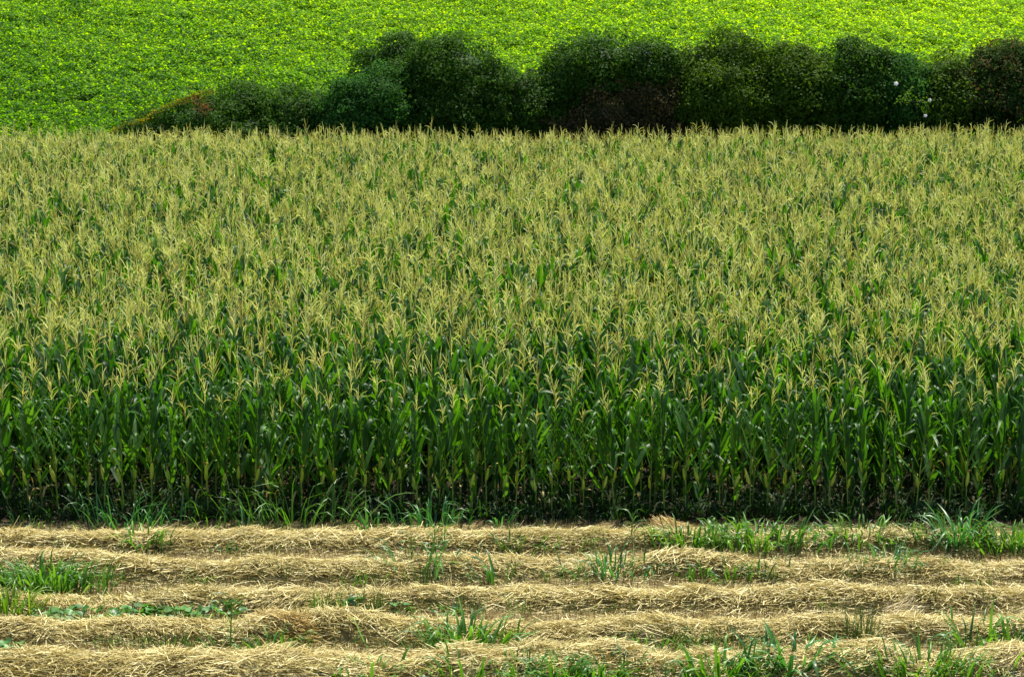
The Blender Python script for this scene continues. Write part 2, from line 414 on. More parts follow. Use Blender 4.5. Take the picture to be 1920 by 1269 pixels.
# ------------------------------------------------------------ leaf diamonds in bulk
def leaf_cloud(C, Nn, size, rnd, aspect=.62, fold=.25, jitter=.8, droop=0.0):
    """one folded diamond leaf per point; Nn = preferred normal"""
    n = len(C); nr = Nn + rng.normal(0, jitter, (n, 3)); nr /= np.linalg.norm(nr, axis=1)[:, None] + 1e-9
    d = rng.normal(0, 1, (n, 3)); d[:, 2] -= droop; d -= nr * (d * nr).sum(1)[:, None]; d /= np.linalg.norm(d, axis=1)[:, None] + 1e-9
    s = np.cross(nr, d); L = size[:, None]; W = L * aspect * .5
    base = C - d * L * .5; tip = C + d * L * .5
    mid = C - d * L * .08
    l = mid - s * W + nr * W * fold; r = mid + s * W + nr * W * fold
    V = np.stack([base, r, tip, l], 1).reshape(-1, 3); b = np.arange(n) * 4
    F = np.concatenate([np.stack([b, b + 1, b + 2], 1), np.stack([b, b + 2, b + 3], 1)])
    return V, F, np.repeat(rnd, 4)

# ------------------------------------------------------------ the bean field on the slope
bean_meshes = []
for k in range(8):
    n = 95; a = rng.uniform(0, 6.28, n); u = rng.uniform(0, 1, n) ** .5
    rr = .36 * u; z = .26 + .22 * (1 - u ** 2) * rng.uniform(.4, 1.15, n) - .12 * (rng.random(n) < .25)
    C = np.stack([rr * np.cos(a), rr * np.sin(a), z], 1)
    Nn = np.stack([np.cos(a) * u * .8, np.sin(a) * u * .8, np.ones(n) * 1.0], 1)
    V, F, q = leaf_cloud(C, Nn, rng.uniform(.075, .13, n), rng.uniform(0, 1, n), .85, .2, .42, .3)
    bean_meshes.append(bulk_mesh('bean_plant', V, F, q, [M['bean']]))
pts = []
yy = 79.0
while yy < 150:
    hw = yy * .2225 + 8; step = .42 if yy < 122 else .8
    n = int(2 * hw / step); x = -hw + step * (np.arange(n) + rng.uniform(-.4, .4, n)); yv = yy + rng.uniform(-.18, .18, n)
    keep = (vnoise(x, yv, 1.1, 31) > -1.05)
    z = terrain(x, yv) - .06 + .07 * vnoise(x, yv, 1.0, 5)
    sc_ = (rng.uniform(.8, 1.3, n) + .18 * vnoise(x, yv, 1.6, 9)) * (1 if step < .5 else 1.9)
    for i in np.nonzero(keep)[0]: pts.append((x[i], yv[i], z[i], rng.uniform(0, 6.28), sc_[i], rng.integers(0, 8)))
    yy += .46 if yy < 122 else .85
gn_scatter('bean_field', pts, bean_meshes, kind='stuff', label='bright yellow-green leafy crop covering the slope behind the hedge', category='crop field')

# ------------------------------------------------------------ hedge bushes
ICO = None
def ico():
    global ICO
    if ICO is None:
        import bmesh
        bm = bmesh.new(); bmesh.ops.create_icosphere(bm, subdivisions=3, radius=1)
        ICO = (np.array([v.co[:] for v in bm.verts]), np.array([[v.index for v in f.verts] for f in bm.faces])); bm.free()
    return ICO

def bush(name, label, cat, blobs, mat, n_leaf, size=(.07, .145), droop=.3, jitter=.55, D=79.5, twigs=0, wild=.35, group='bushes of the hedge', bias=1.0, base_z=0.0, core_mat=None):
    """blobs: (px, py, half width px, half height px, depth offset m) ellipsoids traced at distance D"""
    E = []
    for (px, py, wx, hy, dy) in blobs:
        x, z = at_depth(px, py, D + dy); s = (D + dy) / FPX * 1.02
        E.append((np.array([x, D + dy, z]), np.array([wx * s, max(wx, hy) * s * .75 + .3, hy * s])))
    root = empty(name, (E[0][0][0], D, base_z), label, cat, group); n_leaf = int(n_leaf * 1.5)
    org = np.array([E[0][0][0], D, base_z])
    area = np.array([e[1][0] * e[1][2] for e in E]); pr = area / area.sum()
    # small clumps on the ellipsoids
    SC, SR, SN = [], [], []
    nclump = int(n_leaf / 80)
    while len(SC) < nclump:
        e = E[rng.choice(len(E), p=pr)]; d = rng.normal(0, 1, 3); d[1] -= .35; d /= np.linalg.norm(d)
        c = e[0] + d * e[1] * rng.uniform(.78, 1.0)
        if c[2] < .3: continue
        if any((((c - f[0]) / f[1]) ** 2).sum() < .5 for f in E if f is not e): continue
        SC.append(c); SR.append(rng.uniform(.18, .46)); SN.append(d)
    SC, SR, SN = np.array(SC), np.array(SR), np.array(SN)
    k = rng.choice(len(SC), n_leaf, p=(SR ** 2) / (SR ** 2).sum())
    d = rng.normal(0, 1, (n_leaf, 3)) + SN[k] * .7; d /= np.linalg.norm(d, axis=1)[:, None]
    C = SC[k] + d * SR[k][:, None] * rng.uniform(.55, 1.15, n_leaf)[:, None] * np.array([1.1, 1, .9])
    ex = rng.random(n_leaf) < .035; C[ex] += SN[k][ex] * rng.uniform(0, wild, ex.sum())[:, None] + rng.normal(0, .08, (ex.sum(), 3))
    crnd = rng.uniform(0, 1, len(SC))
    rnd = np.clip(crnd[k] * .5 + rng.uniform(0, .6, n_leaf) ** bias, 0, 1)
    V, F, q = leaf_cloud(C, d + np.array([0, 0, .35]), rng.uniform(*size, n_leaf), rnd, .6, .25, jitter, droop)
    V = V - org; F4 = F; mi = np.zeros(len(F), int)
    iv, itri = ico()
    for e in E:     # solid core in dark leaf colour, added to block light coming through
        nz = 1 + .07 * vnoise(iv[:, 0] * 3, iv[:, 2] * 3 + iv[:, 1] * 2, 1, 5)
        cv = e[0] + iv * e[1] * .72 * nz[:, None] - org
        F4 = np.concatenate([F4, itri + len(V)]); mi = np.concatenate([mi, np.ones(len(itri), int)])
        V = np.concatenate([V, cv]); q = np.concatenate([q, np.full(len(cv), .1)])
    obj('foliage', bulk_mesh('foliage', V, F4, q, [mat, core_mat or mat], False, mi), root)
    # trunk and limbs
    b = MB()
    for e in E:
        c = e[0] - org
        tube(b, [(c[0] * .7, .3, 0), (c[0] * .9, .1, c[2] * .5), tuple(c), tuple(c + np.array([.2, 0, e[1][2] * .7]))], [.11, .08, .05, .02], 5, .4)
    obj('trunk', b.mesh('trunk', [M['twig']]), root)
    if twigs:
        tb = MB()
        for i in range(twigs):
            j = rng.integers(0, len(SC)); p = SC[j] - org; dd = SN[j] * .8 + rng.normal(0, .5, 3); dd /= np.linalg.norm(dd)
            L = rng.uniform(.4, 1.1); s1 = p - dd * L * .45; bd = rng.normal(0, .12, 3)
            tube(tb, [s1, s1 + dd * L * .5 + bd, s1 + dd * L + bd * .4], [.014, .009, .004], 3, rng.random())
        obj('twigs', tb.mesh('twigs', [M['twig']]), root)
    return root, SC, SN

bush('bush', 'low dark bush at the left end of the hedge with orange-tinged leaves', 'bush',
     [(385, 232, 105, 42, 0), (300, 250, 70, 30, 0), (455, 205, 60, 40, .3), (440, 245, 120, 50, 0)], M['bush_a'], 15000)
bush('bush', 'low rounded green bush between the leftmost low bush and the tallest left mound', 'bush',
     [(545, 222, 72, 52, .2), (610, 225, 45, 42, 0), (560, 255, 90, 50, 0)], M['bush_a'], 11000)
bush('bush', 'blue-green leafy bush sloping up against the tall left mound', 'bush',
     [(665, 215, 58, 62, -.8), (720, 190, 62, 62, -.8), (690, 250, 80, 50, -.8)], M['bush_c'], 12000)
bush('vine_covered_tree', 'dark domed tree peeking up behind the tallest left mound', 'tree',
     [(742, 118, 52, 48, 2.0), (705, 145, 42, 48, 1.8), (740, 180, 70, 80, 2.0)], M['bush_a'], 11000)
bush('vine_covered_tree', 'largest dark rounded mound of leaves in the left half of the hedge', 'tree',
     [(850, 150, 92, 76, 0), (790, 155, 62, 55, 0), (905, 175, 62, 62, 0), (850, 215, 125, 80, 0)], M['bush_a'], 21000)
bush('bush', 'dark bush filling the dip between the two big mounds', 'bush',
     [(985, 182, 55, 50, .2), (960, 215, 55, 60, 0), (1010, 220, 60, 60, 0)], M['bush_a'], 10000, twigs=60)
bush('vine_covered_tree', 'dark rounded tree with glossy top above the brown dead thicket', 'tree',
     [(1130, 125, 92, 52, .3), (1190, 125, 72, 50, .3), (1075, 150, 56, 62, .3), (1225, 145, 50, 50, .3)], M['bush_a'], 16000)
bush('dead_thicket', 'brown withered thicket of bare twigs under the dark rounded tree', 'thicket',
     [(1150, 212, 80, 60, -.2), (1225, 190, 52, 52, -.2), (1050, 238, 60, 34, -.2), (1100, 225, 50, 44, -.2), (1240, 235, 55, 40, -.1), (1180, 180, 45, 35, -.1)], M['bush_dead'], 13000, size=(.05, .12), twigs=380, jitter=1.2)
bush('bush', 'olive-green bush with a round top right of the dead thicket', 'bush',
     [(1372, 122, 56, 56, .3), (1310, 135, 48, 46, .3), (1360, 180, 85, 70, -.2), (1330, 215, 62, 50, -.2)], M['bush_b'], 19000)
bush('bush', 'mid-green leafy bush right of the round-topped olive bush', 'bush',
     [(1478, 140, 60, 50, .2), (1450, 190, 72, 62, 0), (1530, 185, 62, 70, 0)], M['bush_b'], 15000)
bush('bush', 'tall wispy bush with thin shoots rising against the bright field', 'bush',
     [(1600, 128, 62, 50, .2), (1590, 190, 80, 70, 0), (1655, 155, 48, 48, 0)], M['bush_a'], 15000, twigs=120, wild=.9)
bush('bush', 'bluish-green bush behind the highest white flower', 'bush',
     [(1690, 160, 55, 50, 0), (1690, 205, 62, 55, 0)], M['bush_c'], 10000, twigs=40, wild=.6)
bush('bush', 'sparse bush with a gap of bright leaves beside the russet bush', 'bush',
     [(1770, 145, 42, 40, .3), (1780, 195, 75, 55, 0), (1745, 200, 52, 60, 0)], M['bush_b'], 11000, twigs=90, wild=.8)
bush('bush', 'russet and green bush at the right end of the hedge', 'bush',
     [(1885, 135, 58, 52, .2), (1835, 165, 52, 48, 0), (1870, 190, 85, 66, 0), (1940, 150, 60, 60, .2)], M['bush_red'], 18000, twigs=60)
bush('bush', 'green bush beyond the russet one, cut by the right edge of the photo', 'bush',
     [(2000, 160, 62, 70, .2), (2060, 170, 70, 70, 0)], M['bush_a'], 9000)

# yellow and orange vine leaves along the left bush
def vine(label, path, n, mat, D, spread, size=(.07, .12)):
    P = []
    for (px, py) in path: x, z = at_depth(px, py, D); P.append((x, D, z))
    P = np.array(P); t = rng.uniform(0, len(P) - 1.001, n); i = t.astype(int); f = (t - i)[:, None]
    C = P[i] * (1 - f) + P[i + 1] * f + rng.normal(0, spread, (n, 3)) * np.array([1, 1.6, .8])
    org = P[0].copy(); org[2] = 0
    V, F, q = leaf_cloud(C, np.tile([0, -.3, 1.], (n, 1)), rng.uniform(*size, n), rng.uniform(0, 1, n), .7, .2, .6)
    o = empty('climbing_vine', org, label, 'vine')
    obj('vine_leaves', bulk_mesh('vine_leaves', V - org, F, q, [mat]), o)
    b = MB(); tube(b, [tuple(p - org) for p in P], [.012] * len(P), 4, .5); obj('vine_stem', b.mesh('vine_stem', [M['twig']]), o)
vine('yellow-orange vine running down the left end of the hedge', [(400, 170), (350, 186), (310, 202), (270, 226), (235, 238), (205, 250)], 800, M['vine_yellow'], 78.6, .075)
vine('rusty orange patch of vine leaves on the leftmost low bush', [(365, 182), (375, 195), (385, 208), (372, 200)], 260, M['vine_orange'], 77.6, .14)
vine('bright lime vine trailing between the white flowers', [(1706, 165), (1700, 180), (1690, 192), (1735, 190), (1733, 215)], 150, M['vine_lime'], 77.2, .09)

for px, py, rr, lab in ((1680, 157, .072, 'white flower on the hedge, highest of the three'), (1743, 188, .06, 'white flower on the hedge, rightmost and middle in height'), (1735, 217, .06, 'white flower on the hedge, lowest, just above the corn')):
    D = 77.2 if py < 170 else 77.35
    x, z = at_depth(px, py, D); f = empty('white_flower', (x, D, z), lab, 'flower', 'white flowers on the hedge')
    b = MB()
    for k in range(5):
        a = k * 1.2566; V = [(0, 0, 0)]
        for t, q in ((-.6, .8), (-.25, 1.05), (.25, 1.05), (.6, .8)): V.append((math.cos(a + t) * rr * q, -rr * .45, math.sin(a + t) * rr * q))
        b.add(V, [(0, 1, 2), (0, 2, 3), (0, 3, 4)], .5)
    obj('petals', b.mesh('petals', [M['petal']]), f)
    b = MB(); tube(b, [(0, -.002, 0), (0, -rr * .3, 0), (0, -rr * .4, 0)], [rr * .1, rr * .14, .001], 6, .5); obj('flower_centre', b.mesh('flower_centre', [M['flower_centre']]), f)
    b = MB(); tube(b, [(0, .004, 0), (.02, .12, -.05), (.03, .5, -.12)], [.008, .007, .006], 5, .5); obj('stem', b.mesh('stem', [M['corn_stalk']]), f)

# ------------------------------------------------------------ straw
def ribbons(P, yaw, pitch, L, W, rnd, bow, roll):
    """straws: bent two-piece ribbons round their middle point"""
    n = len(P)
    d = np.stack([np.cos(yaw) * np.cos(pitch), np.sin(yaw) * np.cos(pitch), np.sin(pitch)], 1)
    lat = np.stack([-np.sin(yaw), np.cos(yaw), np.zeros(n)], 1); nr = np.cross(d, lat)
    lt = lat * np.cos(roll)[:, None] + nr * np.sin(roll)[:, None]
    a = P - d * L[:, None] * .5; c = P + d * L[:, None] * .5; m = P + nr * bow[:, None] + lat * (bow * .7)[:, None]
    w = lt * W[:, None] * .5
    V = np.stack([a - w, a + w, m - w, m + w, c - w * .7, c + w * .7], 1).reshape(-1, 3); b = np.arange(n) * 6
    F = np.concatenate([np.stack([b, b + 1, b + 3, b + 2], 1), np.stack([b + 2, b + 3, b + 5, b + 4], 1)])
    return V, F, np.repeat(rnd, 6)

XM = 11.0
def crest_y(k, x):
    base = [on_ground(960, py, .20)[1] for py in (1002, 1053, 1108, 1168, 1238)][k]
    return base + .19 * vnoise(x, x * 0 + k * 9, 1.8, 40 + k) + .12 * vnoise(x, x * 0, .55, 50 + k)
def mound_h(k, x, y):
    hm = [.15, .20, .16, .22, .28][k] * (1 + .55 * vnoise(x, x * 0 + k * 5, .75, 60 + k) + .30 * vnoise(x, y, .3, 70))
    hw = [.38, .38, .36, .40, .54][k] * (1 + .18 * vnoise(x, x * 0, 1.1, 80 + k))
    u = (y - crest_y(k, x)) / hw
    return np.clip(hm, .05, .5) * np.clip(1 - u * u, 0, 1) ** .8, u

LABS = ['loose straw row nearest the corn, farthest of the five', 'second straw row from the corn, in front of the farthest one', 'middle one of the five straw rows across the stubble',
        'straw row second nearest the camera, behind the bottom one', 'thick straw row along the bottom edge of the photo']
for k in range(5):
    nx, nv = 441, 13
    gx = np.linspace(-XM, XM, nx); gu = np.linspace(-1.05, 1.05, nv)
    GX = np.repeat(gx[:, None], nv, 1); GY = crest_y(k, GX) + gu[None, :] * .56
    H, _ = mound_h(k, GX, GY); Z = H * .78 - .015
    I = (np.arange(nx - 1)[:, None] * nv + np.arange(nv - 1)[None, :]).ravel()
    V = np.stack([GX.ravel(), GY.ravel(), Z.ravel()], 1); F = np.stack([I, I + nv, I + nv + 1, I + 1], 1); q = np.full(len(V), .12)
    n = 30000
    x = rng.uniform(-XM, XM, n); u = np.clip(rng.normal(0, .46, n), -1.35, 1.35)
    yv = crest_y(k, x) + u * [.42, .42, .38, .43, .58][k]; h, _ = mound_h(k, x, yv)
    dens = np.clip(1 - np.abs(u) * .35, .2, 1); keep = rng.random(n) < dens; x, yv, u, h = x[keep], yv[keep], u[keep], h[keep]; n = len(x)
    swirl = .75 * vnoise(x, yv * 2, .8, 90 + k) + .25 * vnoise(x, yv, .22, 95)
    yaw = swirl + rng.normal(0, .58, n) + (rng.random(n) < .18) * rng.uniform(-1.5, 1.5, n)
    slope = -h * 0 + .35 * vnoise(x, yv, .5, 99) * .5
    pit = slope + rng.normal(0, .16, n) + (rng.random(n) < .08) * rng.uniform(-.5, 1.1, n)
    L = rng.uniform(.12, .40, n) + (rng.random(n) < .12) * rng.uniform(0, .3, n); W = rng.uniform(.006, .013, n)
    z = h * rng.uniform(.80, 1.03, n) + rng.uniform(.0, .06, n)
    V2, F2, q2 = ribbons(np.stack([x, yv, z], 1), yaw, pit, L, W, np.clip(rng.beta(2.2, 1.7, n), 0, 1), rng.normal(0, .02, n), rng.uniform(-1.0, 1.0, n))
    V2[:, 2] = np.maximum(V2[:, 2], .004)
    me = bulk_mesh('straw_row', np.concatenate([V, V2]), np.concatenate([F, F2 + len(V)]), np.concatenate([q, q2]), [M['straw']])
    obj('straw_row', me, None, label=LABS[k], category='straw row', group='straw rows on the stubble')

# loose straws between the rows, standing stubble
n = 34000
x = rng.uniform(-XM, XM, n); yv = rng.uniform(26.5, 36.2, n)
V, F, q = ribbons(np.stack([x, yv, rng.uniform(.008, .05, n)], 1), rng.normal(0, .8, n), rng.normal(0, .1, n), rng.uniform(.08, .36, n), rng.uniform(.004, .009, n), rng.uniform(0, 1, n), rng.normal(0, .01, n), rng.uniform(-.8, .8, n))
V[:, 2] = np.maximum(V[:, 2], .004)
obj('loose_straw', bulk_mesh('loose_straw', V, F, q, [M['straw']]), None, kind='stuff', label='thin litter of single straws lying between the straw rows', category='straw')
n = 60000
x = rng.uniform(-XM, XM, n); yv = rng.uniform(26.5, 36.2, n); yv = np.round(yv / .13) * .13 + rng.normal(0, .02, n)
L = rng.uniform(.06, .17, n)
V, F, q = ribbons(np.stack([x, yv, L * .48], 1), rng.uniform(0, 6.28, n), math.pi / 2 + rng.normal(0, .16, n), L, rng.uniform(.005, .009, n), rng.uniform(0, 1, n), rng.normal(0, .004, n), rng.uniform(0, 3.1, n))
obj('stubble', bulk_mesh('stubble', V, F, q, [M['stubble']]), None, kind='stuff', label='short upright brown stubble between the straw rows', category='stubble')

def heap(label, px, py, wpx, hpx, mat, n, upright=0.0, yaw0=0.0):
    cx, cy = on_ground(px, py); w_ = wpx / 118 / 2; h_ = hpx / 118
    x = rng.normal(0, w_ * .5, n); yv = rng.normal(0, w_ * .3, n); r2 = (x / w_) ** 2 + (yv / (w_ * .6)) ** 2
    z = h_ * np.exp(-r2 * 1.2) * rng.uniform(.4, 1, n) + .05
    yaw = yaw0 + rng.normal(0, .35, n); pit = rng.normal(0, .2, n) - np.sign(x) * .35 * (np.abs(x) / w_) + upright * rng.uniform(.3, 1.3, n)
    V, F, q = ribbons(np.stack([x, yv, z], 1), yaw, pit, rng.uniform(.2, .45, n), rng.uniform(.005, .010, n), rng.uniform(.1, 1, n), rng.normal(0, .03, n), rng.uniform(-1, 1, n))
    V[:, 2] = np.maximum(V[:, 2], .01)
    o = obj('straw_heap', bulk_mesh('straw_heap', V, F, q, [mat]), None, label=label, category='straw heap'); o.location = (cx, cy, 0)
heap('golden-brown heap of straw on the left, behind the bottom straw row', 530, 1196, 120, 40, M['orange_straw'], 1600, 0, 2.6)
heap('orange-brown heap of straw behind the big grass clump at far left', 75, 1066, 130, 30, M['orange_straw'], 1300, 0, .3)
heap('pale upright spray of straws on the right', 1690, 1158, 60, 20, M['pale_straw'], 70, 1.0, 0)
heap('pale golden straw fan in the bottom right corner', 1890, 1275, 90, 25, M['pale_straw'], 260, .6, 0.4)
heap('small pile of tangled straw at the corn edge, right of centre', 1258, 996, 80, 15, M['orange_straw'], 170, .4, 2.6)

# ------------------------------------------------------------ grass clumps and weeds
def grass(px, py, wpx, hpx, n, mat, label, wide=.026, arch=1.0, group='grass clumps in the straw', name='grass_clump', cat='grass clump'):
    cx, cy = on_ground(px, py); w_ = wpx / 118; h_ = hpx / 118; b = MB(); r = random.Random(int(px * 7 + py))
    foot = max(.04, w_ * .36)
    for i in range(int(n * (2.3 if py > 1240 else 1.6))):
        bx = r.gauss(0, foot); by = r.gauss(0, min(foot, .22) * .6); az = math.atan2(by, bx) + r.uniform(-1.1, 1.1)
        L = h_ * r.uniform(.55, 1.25) * (.85 if py > 1240 else 1); a0 = r.uniform(.03, .8) * (1 if wide > .012 else .4); a1 = a0 + arch * r.choice([.8, 1.4, 2.0, 2.6]) * r.uniform(.5, 1.1) * (1 if wide > .012 else .4)
        blade(b, (bx, by, 0), az, L, (wide * 1.35 if wide > .012 else wide) * r.uniform(.55, 1.2), a0, a1, r.uniform(.45, .75), r.choice([.12, .25, .4]), 7, .3, r.uniform(-.8, .8), r.random(), 0, r.uniform(-.4, .4))
    o = obj(name, b.mesh(name, [M[mat]]), None, label=label, category=cat, group=group); o.location = (cx, cy, 0); return o

G = [
 (80, 1112, 135, 72, 170, 'grass', 'big dense grass clump at the far left, largest in the straw', .030),
 (18, 1152, 75, 62, 70, 'grass_yellow', 'yellowish-green grass clump touching the left edge of the photo', .020),
 (268, 1036, 62, 62, 26, 'grass', 'bright grass clump between the first two straw rows at left', .034),
 (215, 1092, 50, 34, 16, 'grass', 'small grass clump right of the big far-left clump', .020),
 (140, 1040, 60, 50, 14, 'grass_dark', 'thin dark tuft left of the bright clump near the corn', .014),
 (378, 1095, 50, 34, 12, 'grass', 'small arching tuft behind the third straw row at left', .018),
 (422, 1036, 36, 24, 10, 'grass_blue', 'tiny leafy tuft between the first two straw rows, left of centre', .024),
 (295, 1140, 34, 56, 34, 'grass_dark', 'fine dark tuft standing in the third straw row, left', .008),
 (400, 1142, 18, 50, 12, 'grass_dark', 'very thin dark tuft right of the fine tuft in the third row', .008),
 (535, 1092, 30, 40, 20, 'grass_dark', 'fine dark tuft between second and third straw rows, left of centre', .008),
 (612, 1152, 56, 46, 34, 'grass', 'feathery green tuft between third and fourth straw rows, left of centre', .012),
 (500, 1222, 90, 46, 34, 'grass', 'low grass clump right of the tall single weed', .022),
 (310, 1222, 80, 34, 34, 'grass_dark', 'low dull tuft behind the bottom straw row at left', .010),
 (700, 1150, 36, 52, 34, 'grass_dark', 'fine dark tuft beside the broad-leaved seedling near centre', .010),
 (790, 1080, 110, 80, 26, 'grass_blue', 'loose tall tuft of pale blades crossing the second straw row', .028),
 (795, 1107, 22, 70, 30, 'grass_dark', 'narrow dark tuft below the loose tall tuft', .008),
 (682, 1096, 44, 34, 22, 'grass', 'low green tuft left of the narrow dark tuft', .014),
 (930, 1098, 52, 62, 9, 'grass', 'tuft of a few broad bright blades near centre', .034),
 (1150, 1083, 84, 62, 44, 'grass_blue', 'spiky dark-green clump in the second straw row, right of centre', .022),
 (1082, 1082, 26, 36, 12, 'grass', 'little tuft left of the spiky clump', .014),
 (868, 1150, 70, 40, 44, 'grass_dark', 'fine dark tuft in the third straw row near centre', .008),
 (872, 1223, 112, 76, 74, 'grass', 'large spiky clump behind the bottom straw row, near centre', .032),
 (985, 1150, 40, 40, 9, 'grass', 'small thin tuft right of centre in the third straw row', .012),
 (1000, 1034, 150, 42, 66, 'grass', 'wide low grass patch between the first two straw rows, centre', .018),
 (955, 1040, 26, 52, 8, 'grass', 'upright bright tuft at the left end of the wide low patch', .034),
 (1068, 1028, 90, 44, 40, 'grass_yellow', 'light green grass right of the wide low patch', .018),
 (1292, 1031, 120, 60, 95, 'grass', 'dense bright clump at the first straw row, right of centre', .030),
 (1350, 1012, 50, 62, 12, 'grass', 'tall curling blades between the two dense bright clumps', .048),
 (1420, 1032, 130, 66, 100, 'grass', 'broad dense clump at the first straw row, right', .028),
 (1500, 1030, 80, 52, 46, 'grass_blue', 'mid-sized clump right of the broad dense clump', .026),
 (1622, 1024, 110, 62, 84, 'grass', 'dense clump at the first straw row left of the tallest one', .028),
 (1706, 1028, 80, 46, 44, 'grass', 'clump between the dense one and the tallest one', .022),
 (1745, 1030, 60, 60, 28, 'grass_dark', 'dark leafy tuft left of the tallest clump', .016),
 (1805, 1030, 70, 92, 52, 'grass_blue', 'tallest pale-bladed clump at the corn edge, right', .032),
 (1850, 1034, 60, 40, 26, 'grass', 'low clump right of the tallest pale-bladed clump', .020),
 (1900, 1034, 80, 64, 70, 'grass', 'dense clump at the right edge of the first straw row', .030),
 (1365, 1088, 90, 44, 36, 'grass', 'leafy clump between second and third straw rows, right of centre', .026),
 (1305, 1088, 40, 36, 14, 'grass', 'small tuft left of the leafy clump', .022),
 (1452, 1088, 60, 40, 26, 'grass_dark', 'dull green clump right of the leafy clump', .020),
 (1597, 1086, 36, 26, 20, 'grass_yellow', 'tiny yellow-green tuft behind the third straw row', .018),
 (1655, 1078, 62, 62, 64, 'grass_blue', 'bluish drooping clump in the second straw row, right', .022),
 (1735, 1076, 80, 38, 20, 'grass', 'thin scattered tuft right of the bluish drooping clump', .018),
 (1545, 1080, 30, 46, 20, 'grass_dark', 'fine dark tuft left of the bluish drooping clump', .008),
 (1735, 1140, 30, 50, 24, 'grass_dark', 'fine dark tuft in the third straw row at right', .008),
 (1850, 1140, 26, 50, 22, 'grass_dark', 'fine dark tuft near the right edge, third straw row', .008),
 (1612, 1208, 44, 70, 70, 'grass_dark', 'bushy fine tuft behind the bottom straw row, right', .009),
 (1635, 1210, 16, 46, 3, 'grass', 'single broad upright blade beside the bushy fine tuft', .040),
 (1828, 1220, 66, 80, 12, 'grass', 'tall arching broad blades behind the bottom row, right', .044),
 (1900, 1214, 70, 60, 22, 'grass', 'arching tuft at the right edge behind the bottom row', .028),
 (1240, 1215, 120, 36, 60, 'grass', 'low green tuft behind the bottom row, right of centre', .014),
 (1330, 1212, 110, 34, 50, 'grass_dark', 'low dull tuft right of the low green one', .012),
 (1480, 1272, 96, 92, 30, 'grass_blue', 'tallest broad-bladed clump at the bottom edge', .050),
 (1350, 1278, 90, 84, 48, 'grass', 'dense clump at the bottom edge left of the tallest one', .032),
 (1412, 1285, 60, 60, 22, 'grass', 'clump at the bottom edge touching the tallest one', .028),
 (1730, 1280, 140, 84, 84, 'grass', 'wide dark-green clump at the bottom edge, right', .030),
 (1845, 1285, 60, 50, 20, 'grass', 'short clump at the bottom edge right of the wide one', .022),
 (700, 1282, 80, 60, 16, 'grass', 'few broad blades at the bottom edge, left of centre', .034),
 (655, 1280, 30, 50, 8, 'grass', 'small bright tuft at the bottom edge, leftmost', .024),
 (872, 1285, 60, 74, 18, 'grass', 'narrow upright clump at the bottom edge, near centre', .036),
 (920, 1280, 70, 34, 24, 'grass_yellow', 'short light tuft right of the narrow upright clump', .016),
 (985, 1286, 60, 66, 28, 'grass', 'upright clump at the bottom edge, centre', .030),
 (1050, 1286, 80, 68, 50, 'grass', 'dense broad clump at the bottom edge, right of centre', .036),
 (1125, 1282, 90, 62, 50, 'grass', 'dense clump at the bottom edge with leaning blades', .030),
 (1820, 1100, 70, 20, 14, 'grass_yellow', 'faint low tuft between second and third rows, far right', .014),
]
for g in G: grass(g[0], g[1], g[2], g[3], g[4], g[5], g[6], g[7])
E_ = [
 (232, 990, 140, 95, 40, 'grass_blue', 'arching grass at the foot of the corn, left', .020),
 (262, 992, 110, 60, 50, 'grass_blue', 'low bright grass in front of the arching grass at the corn foot', .020),
 (545, 990, 190, 120, 60, 'grass', 'tallest arching grass at the foot of the corn, left of centre', .020),
 (470, 992, 70, 70, 20, 'grass_blue', 'thin arching grass left of the tallest corn-edge grass', .020),
 (690, 992, 60, 60, 22, 'grass_blue', 'small pale grass clump at the corn foot before centre', .026),
 (815, 992, 120, 66, 66, 'grass_blue', 'pale grass clump at the corn foot, centre left', .026),
 (60, 992, 100, 34, 30, 'grass', 'sparse short grass at the corn foot, far left', .016),
 (395, 992, 60, 44, 14, 'grass', 'short arching tuft at the corn foot, left', .020),
 (940, 990, 30, 50, 12, 'grass_blue', 'few pale blades at the corn foot, centre', .024),
 (1040, 988, 120, 30, 24, 'grass_dark', 'low thin grass at the corn foot, right of centre', .012),
 (1760, 985, 60, 60, 30, 'grass_dark', 'dark weedy tuft at the corn foot behind the tallest pale clump', .016),
]
for g in E_: grass(g[0], g[1], g[2], g[3], max(9, int(g[4] * .6)), g[5], g[6], g[7], 1.2, 'grass at the foot of the corn')

def stem_weed(px, py, hpx, label, mat='grass', n=7, wide=.032, lean=0.05):
    cx, cy = on_ground(px, py); h = hpx / 118; r = random.Random(int(px)); o = empty('tall_weed', (cx, cy, 0), label, 'weed', 'tall stemmed weeds')
    b = MB(); tube(b, [(0, 0, 0), (lean * h * .4, 0, h * .5), (lean * h, 0, h)], [.014, .010, .005], 6, .4); obj('stem', b.mesh('stem', [M['corn_stalk']]), o)
    b = MB()
    for i in range(n):
        z = h * (.15 + .8 * i / n); az = (0 if i % 2 else math.pi) + r.uniform(-.7, .7)
        blade(b, (lean * z, 0, z), az, h * r.uniform(.4, .65), wide, .4, r.uniform(1.3, 2.4), .5, .3, 7, .3, r.uniform(-.5, .5), r.random())
    obj('leaves', b.mesh('leaves', [M[mat]]), o)
stem_weed(432, 1224, 88, 'tall single weed with arching leaves behind the bottom straw row', 'grass', 9, .030)
stem_weed(1183, 1026, 66, 'upright leafy seedling at the corn edge right of centre', 'grass', 8, .042)
stem_weed(775, 1072, 66, 'upright corn seedling left of the loose tall tuft', 'grass', 7, .036, -.05)
stem_weed(832, 1048, 64, 'upright corn seedling at the left of the wide low patch', 'grass', 7, .036)
stem_weed(812, 1068, 82, 'tall corn seedling between the two shorter seedlings', 'grass_blue', 7, .034)

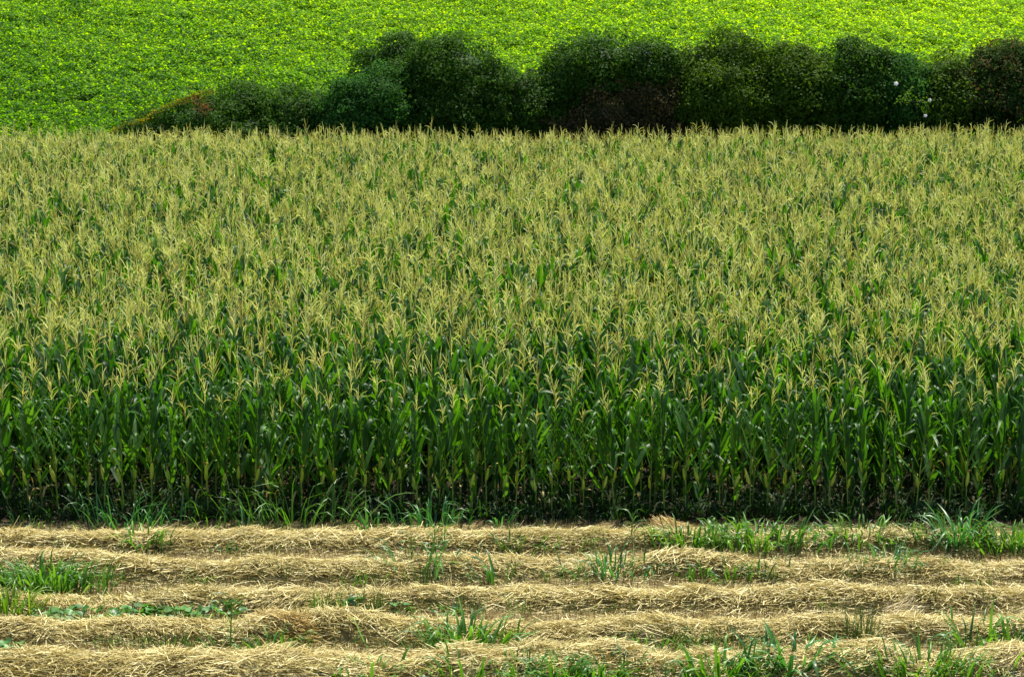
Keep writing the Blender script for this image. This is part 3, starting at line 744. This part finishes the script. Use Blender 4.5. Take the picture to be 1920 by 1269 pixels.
def broad(px, py, wpx, hpx, n, label, size=(.06, .12), name='broadleaf_weed'):
    cx, cy = on_ground(px, py); w_ = wpx / 118; h_ = hpx / 118; r = random.Random(int(px) + 3); o = empty(name, (cx, cy, 0), label, 'weed', 'broad-leaved weeds in the straw')
    b, st = MB(), MB()
    for i in range(n):
        a = r.uniform(0, 6.28); u = r.uniform(.1, 1) ** .6; x, y_ = math.cos(a) * w_ * .5 * u, math.sin(a) * min(w_ * .5, .35) * u; z = h_ * r.uniform(.35, 1) * (1 - .4 * u)
        s = r.uniform(*size); tl = r.uniform(-.5, .3); V = [(0, 0, -.012)]
        for q in range(9):
            t = 6.2832 * q / 9; rad = s * (.5 + .06 * math.cos(5 * t)) * (1 + .35 * max(0, math.cos(t)) ** 3)
            V.append((math.cos(t) * rad, math.sin(t) * rad, .012 * math.cos(2 * t)))
        E = Euler((r.uniform(-.5, .5) - .25, tl, a)).to_matrix(); VV = [np.array(E @ Vector(v)) + (x, y_, z) for v in V]
        b.add(VV, [(0, q, q % 9 + 1) for q in range(1, 10)], r.random())
        tube(st, [(x * .2, y_ * .2, 0), (x * .7, y_ * .7, z * .8), (x, y_, z - .01)], [.005, .004, .003], 4, .4)
    obj('leaves', b.mesh('leaves', [M['broadleaf']]), o); obj('stem', st.mesh('stem', [M['corn_stalk']]), o)
broad(170, 1165, 200, 24, 90, 'low carpet of broad-leaved weed behind the fourth straw row, left')
broad(80, 1158, 60, 18, 16, 'low broad-leaved weed at the left end of the weed carpet', (.05, .09))
broad(255, 1160, 90, 30, 44, 'raised middle part of the weed carpet at left')
broad(335, 1166, 110, 24, 50, 'right end of the weed carpet at left')
broad(415, 1152, 80, 26, 34, 'broad-leaved weed behind the tall single weed')
broad(10, 1232, 56, 34, 26, 'broad-leaved weed at the left edge above the bottom row', (.07, .13))
broad(665, 1142, 44, 30, 9, 'broad-leaved seedling left of the fine dark tuft near centre', (.10, .17))
broad(760, 1148, 40, 26, 9, 'broad-leaved seedling right of the fine dark tuft near centre', (.09, .14))
broad(845, 1152, 60, 16, 16, 'flat broad-leaved weed below the fine dark tuft at centre', (.06, .1))

# low weeds under the first corn rows
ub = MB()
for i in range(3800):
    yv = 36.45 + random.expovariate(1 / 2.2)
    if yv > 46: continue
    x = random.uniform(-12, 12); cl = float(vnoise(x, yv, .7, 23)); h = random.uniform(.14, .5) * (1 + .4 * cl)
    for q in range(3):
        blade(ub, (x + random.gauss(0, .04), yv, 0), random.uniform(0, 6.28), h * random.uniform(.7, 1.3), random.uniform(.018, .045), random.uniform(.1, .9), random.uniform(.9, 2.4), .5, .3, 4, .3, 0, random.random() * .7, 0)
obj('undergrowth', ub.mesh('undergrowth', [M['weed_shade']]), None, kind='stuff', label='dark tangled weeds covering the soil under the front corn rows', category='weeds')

# small seedlings and grass sprinkled in the gaps: nobody could count them
b = MB()
gaps = [(1028, 7, 3600), (1082, 8, 3400), (1142, 8, 2600), (1209, 8, 3600)]
for gy, sg, n in gaps:
    for i in range(n):
        px = random.uniform(-150, 2070)
        dn = float(vnoise(px / 100, gy / 30, 1.0, 17)) + (.5 if gy == 1210 else 0) + (.5 if gy == 1030 and px > 900 else 0)
        if dn < random.uniform(-.3, 1.3): continue
        x, y_ = on_ground(px, gy + random.gauss(0, sg))
        blade(b, (x, y_, 0), random.uniform(0, 6.28), random.uniform(.06, .24), random.uniform(.006, .016), random.uniform(0, .5), random.uniform(.5, 2), .5, .3, 4, .3, 0, random.random(), 0)
obj('sprouting_grass', b.mesh('sprouting_grass', [M['grass']]), None, kind='stuff', label='short green grass sprouting through the stubble', category='grass')
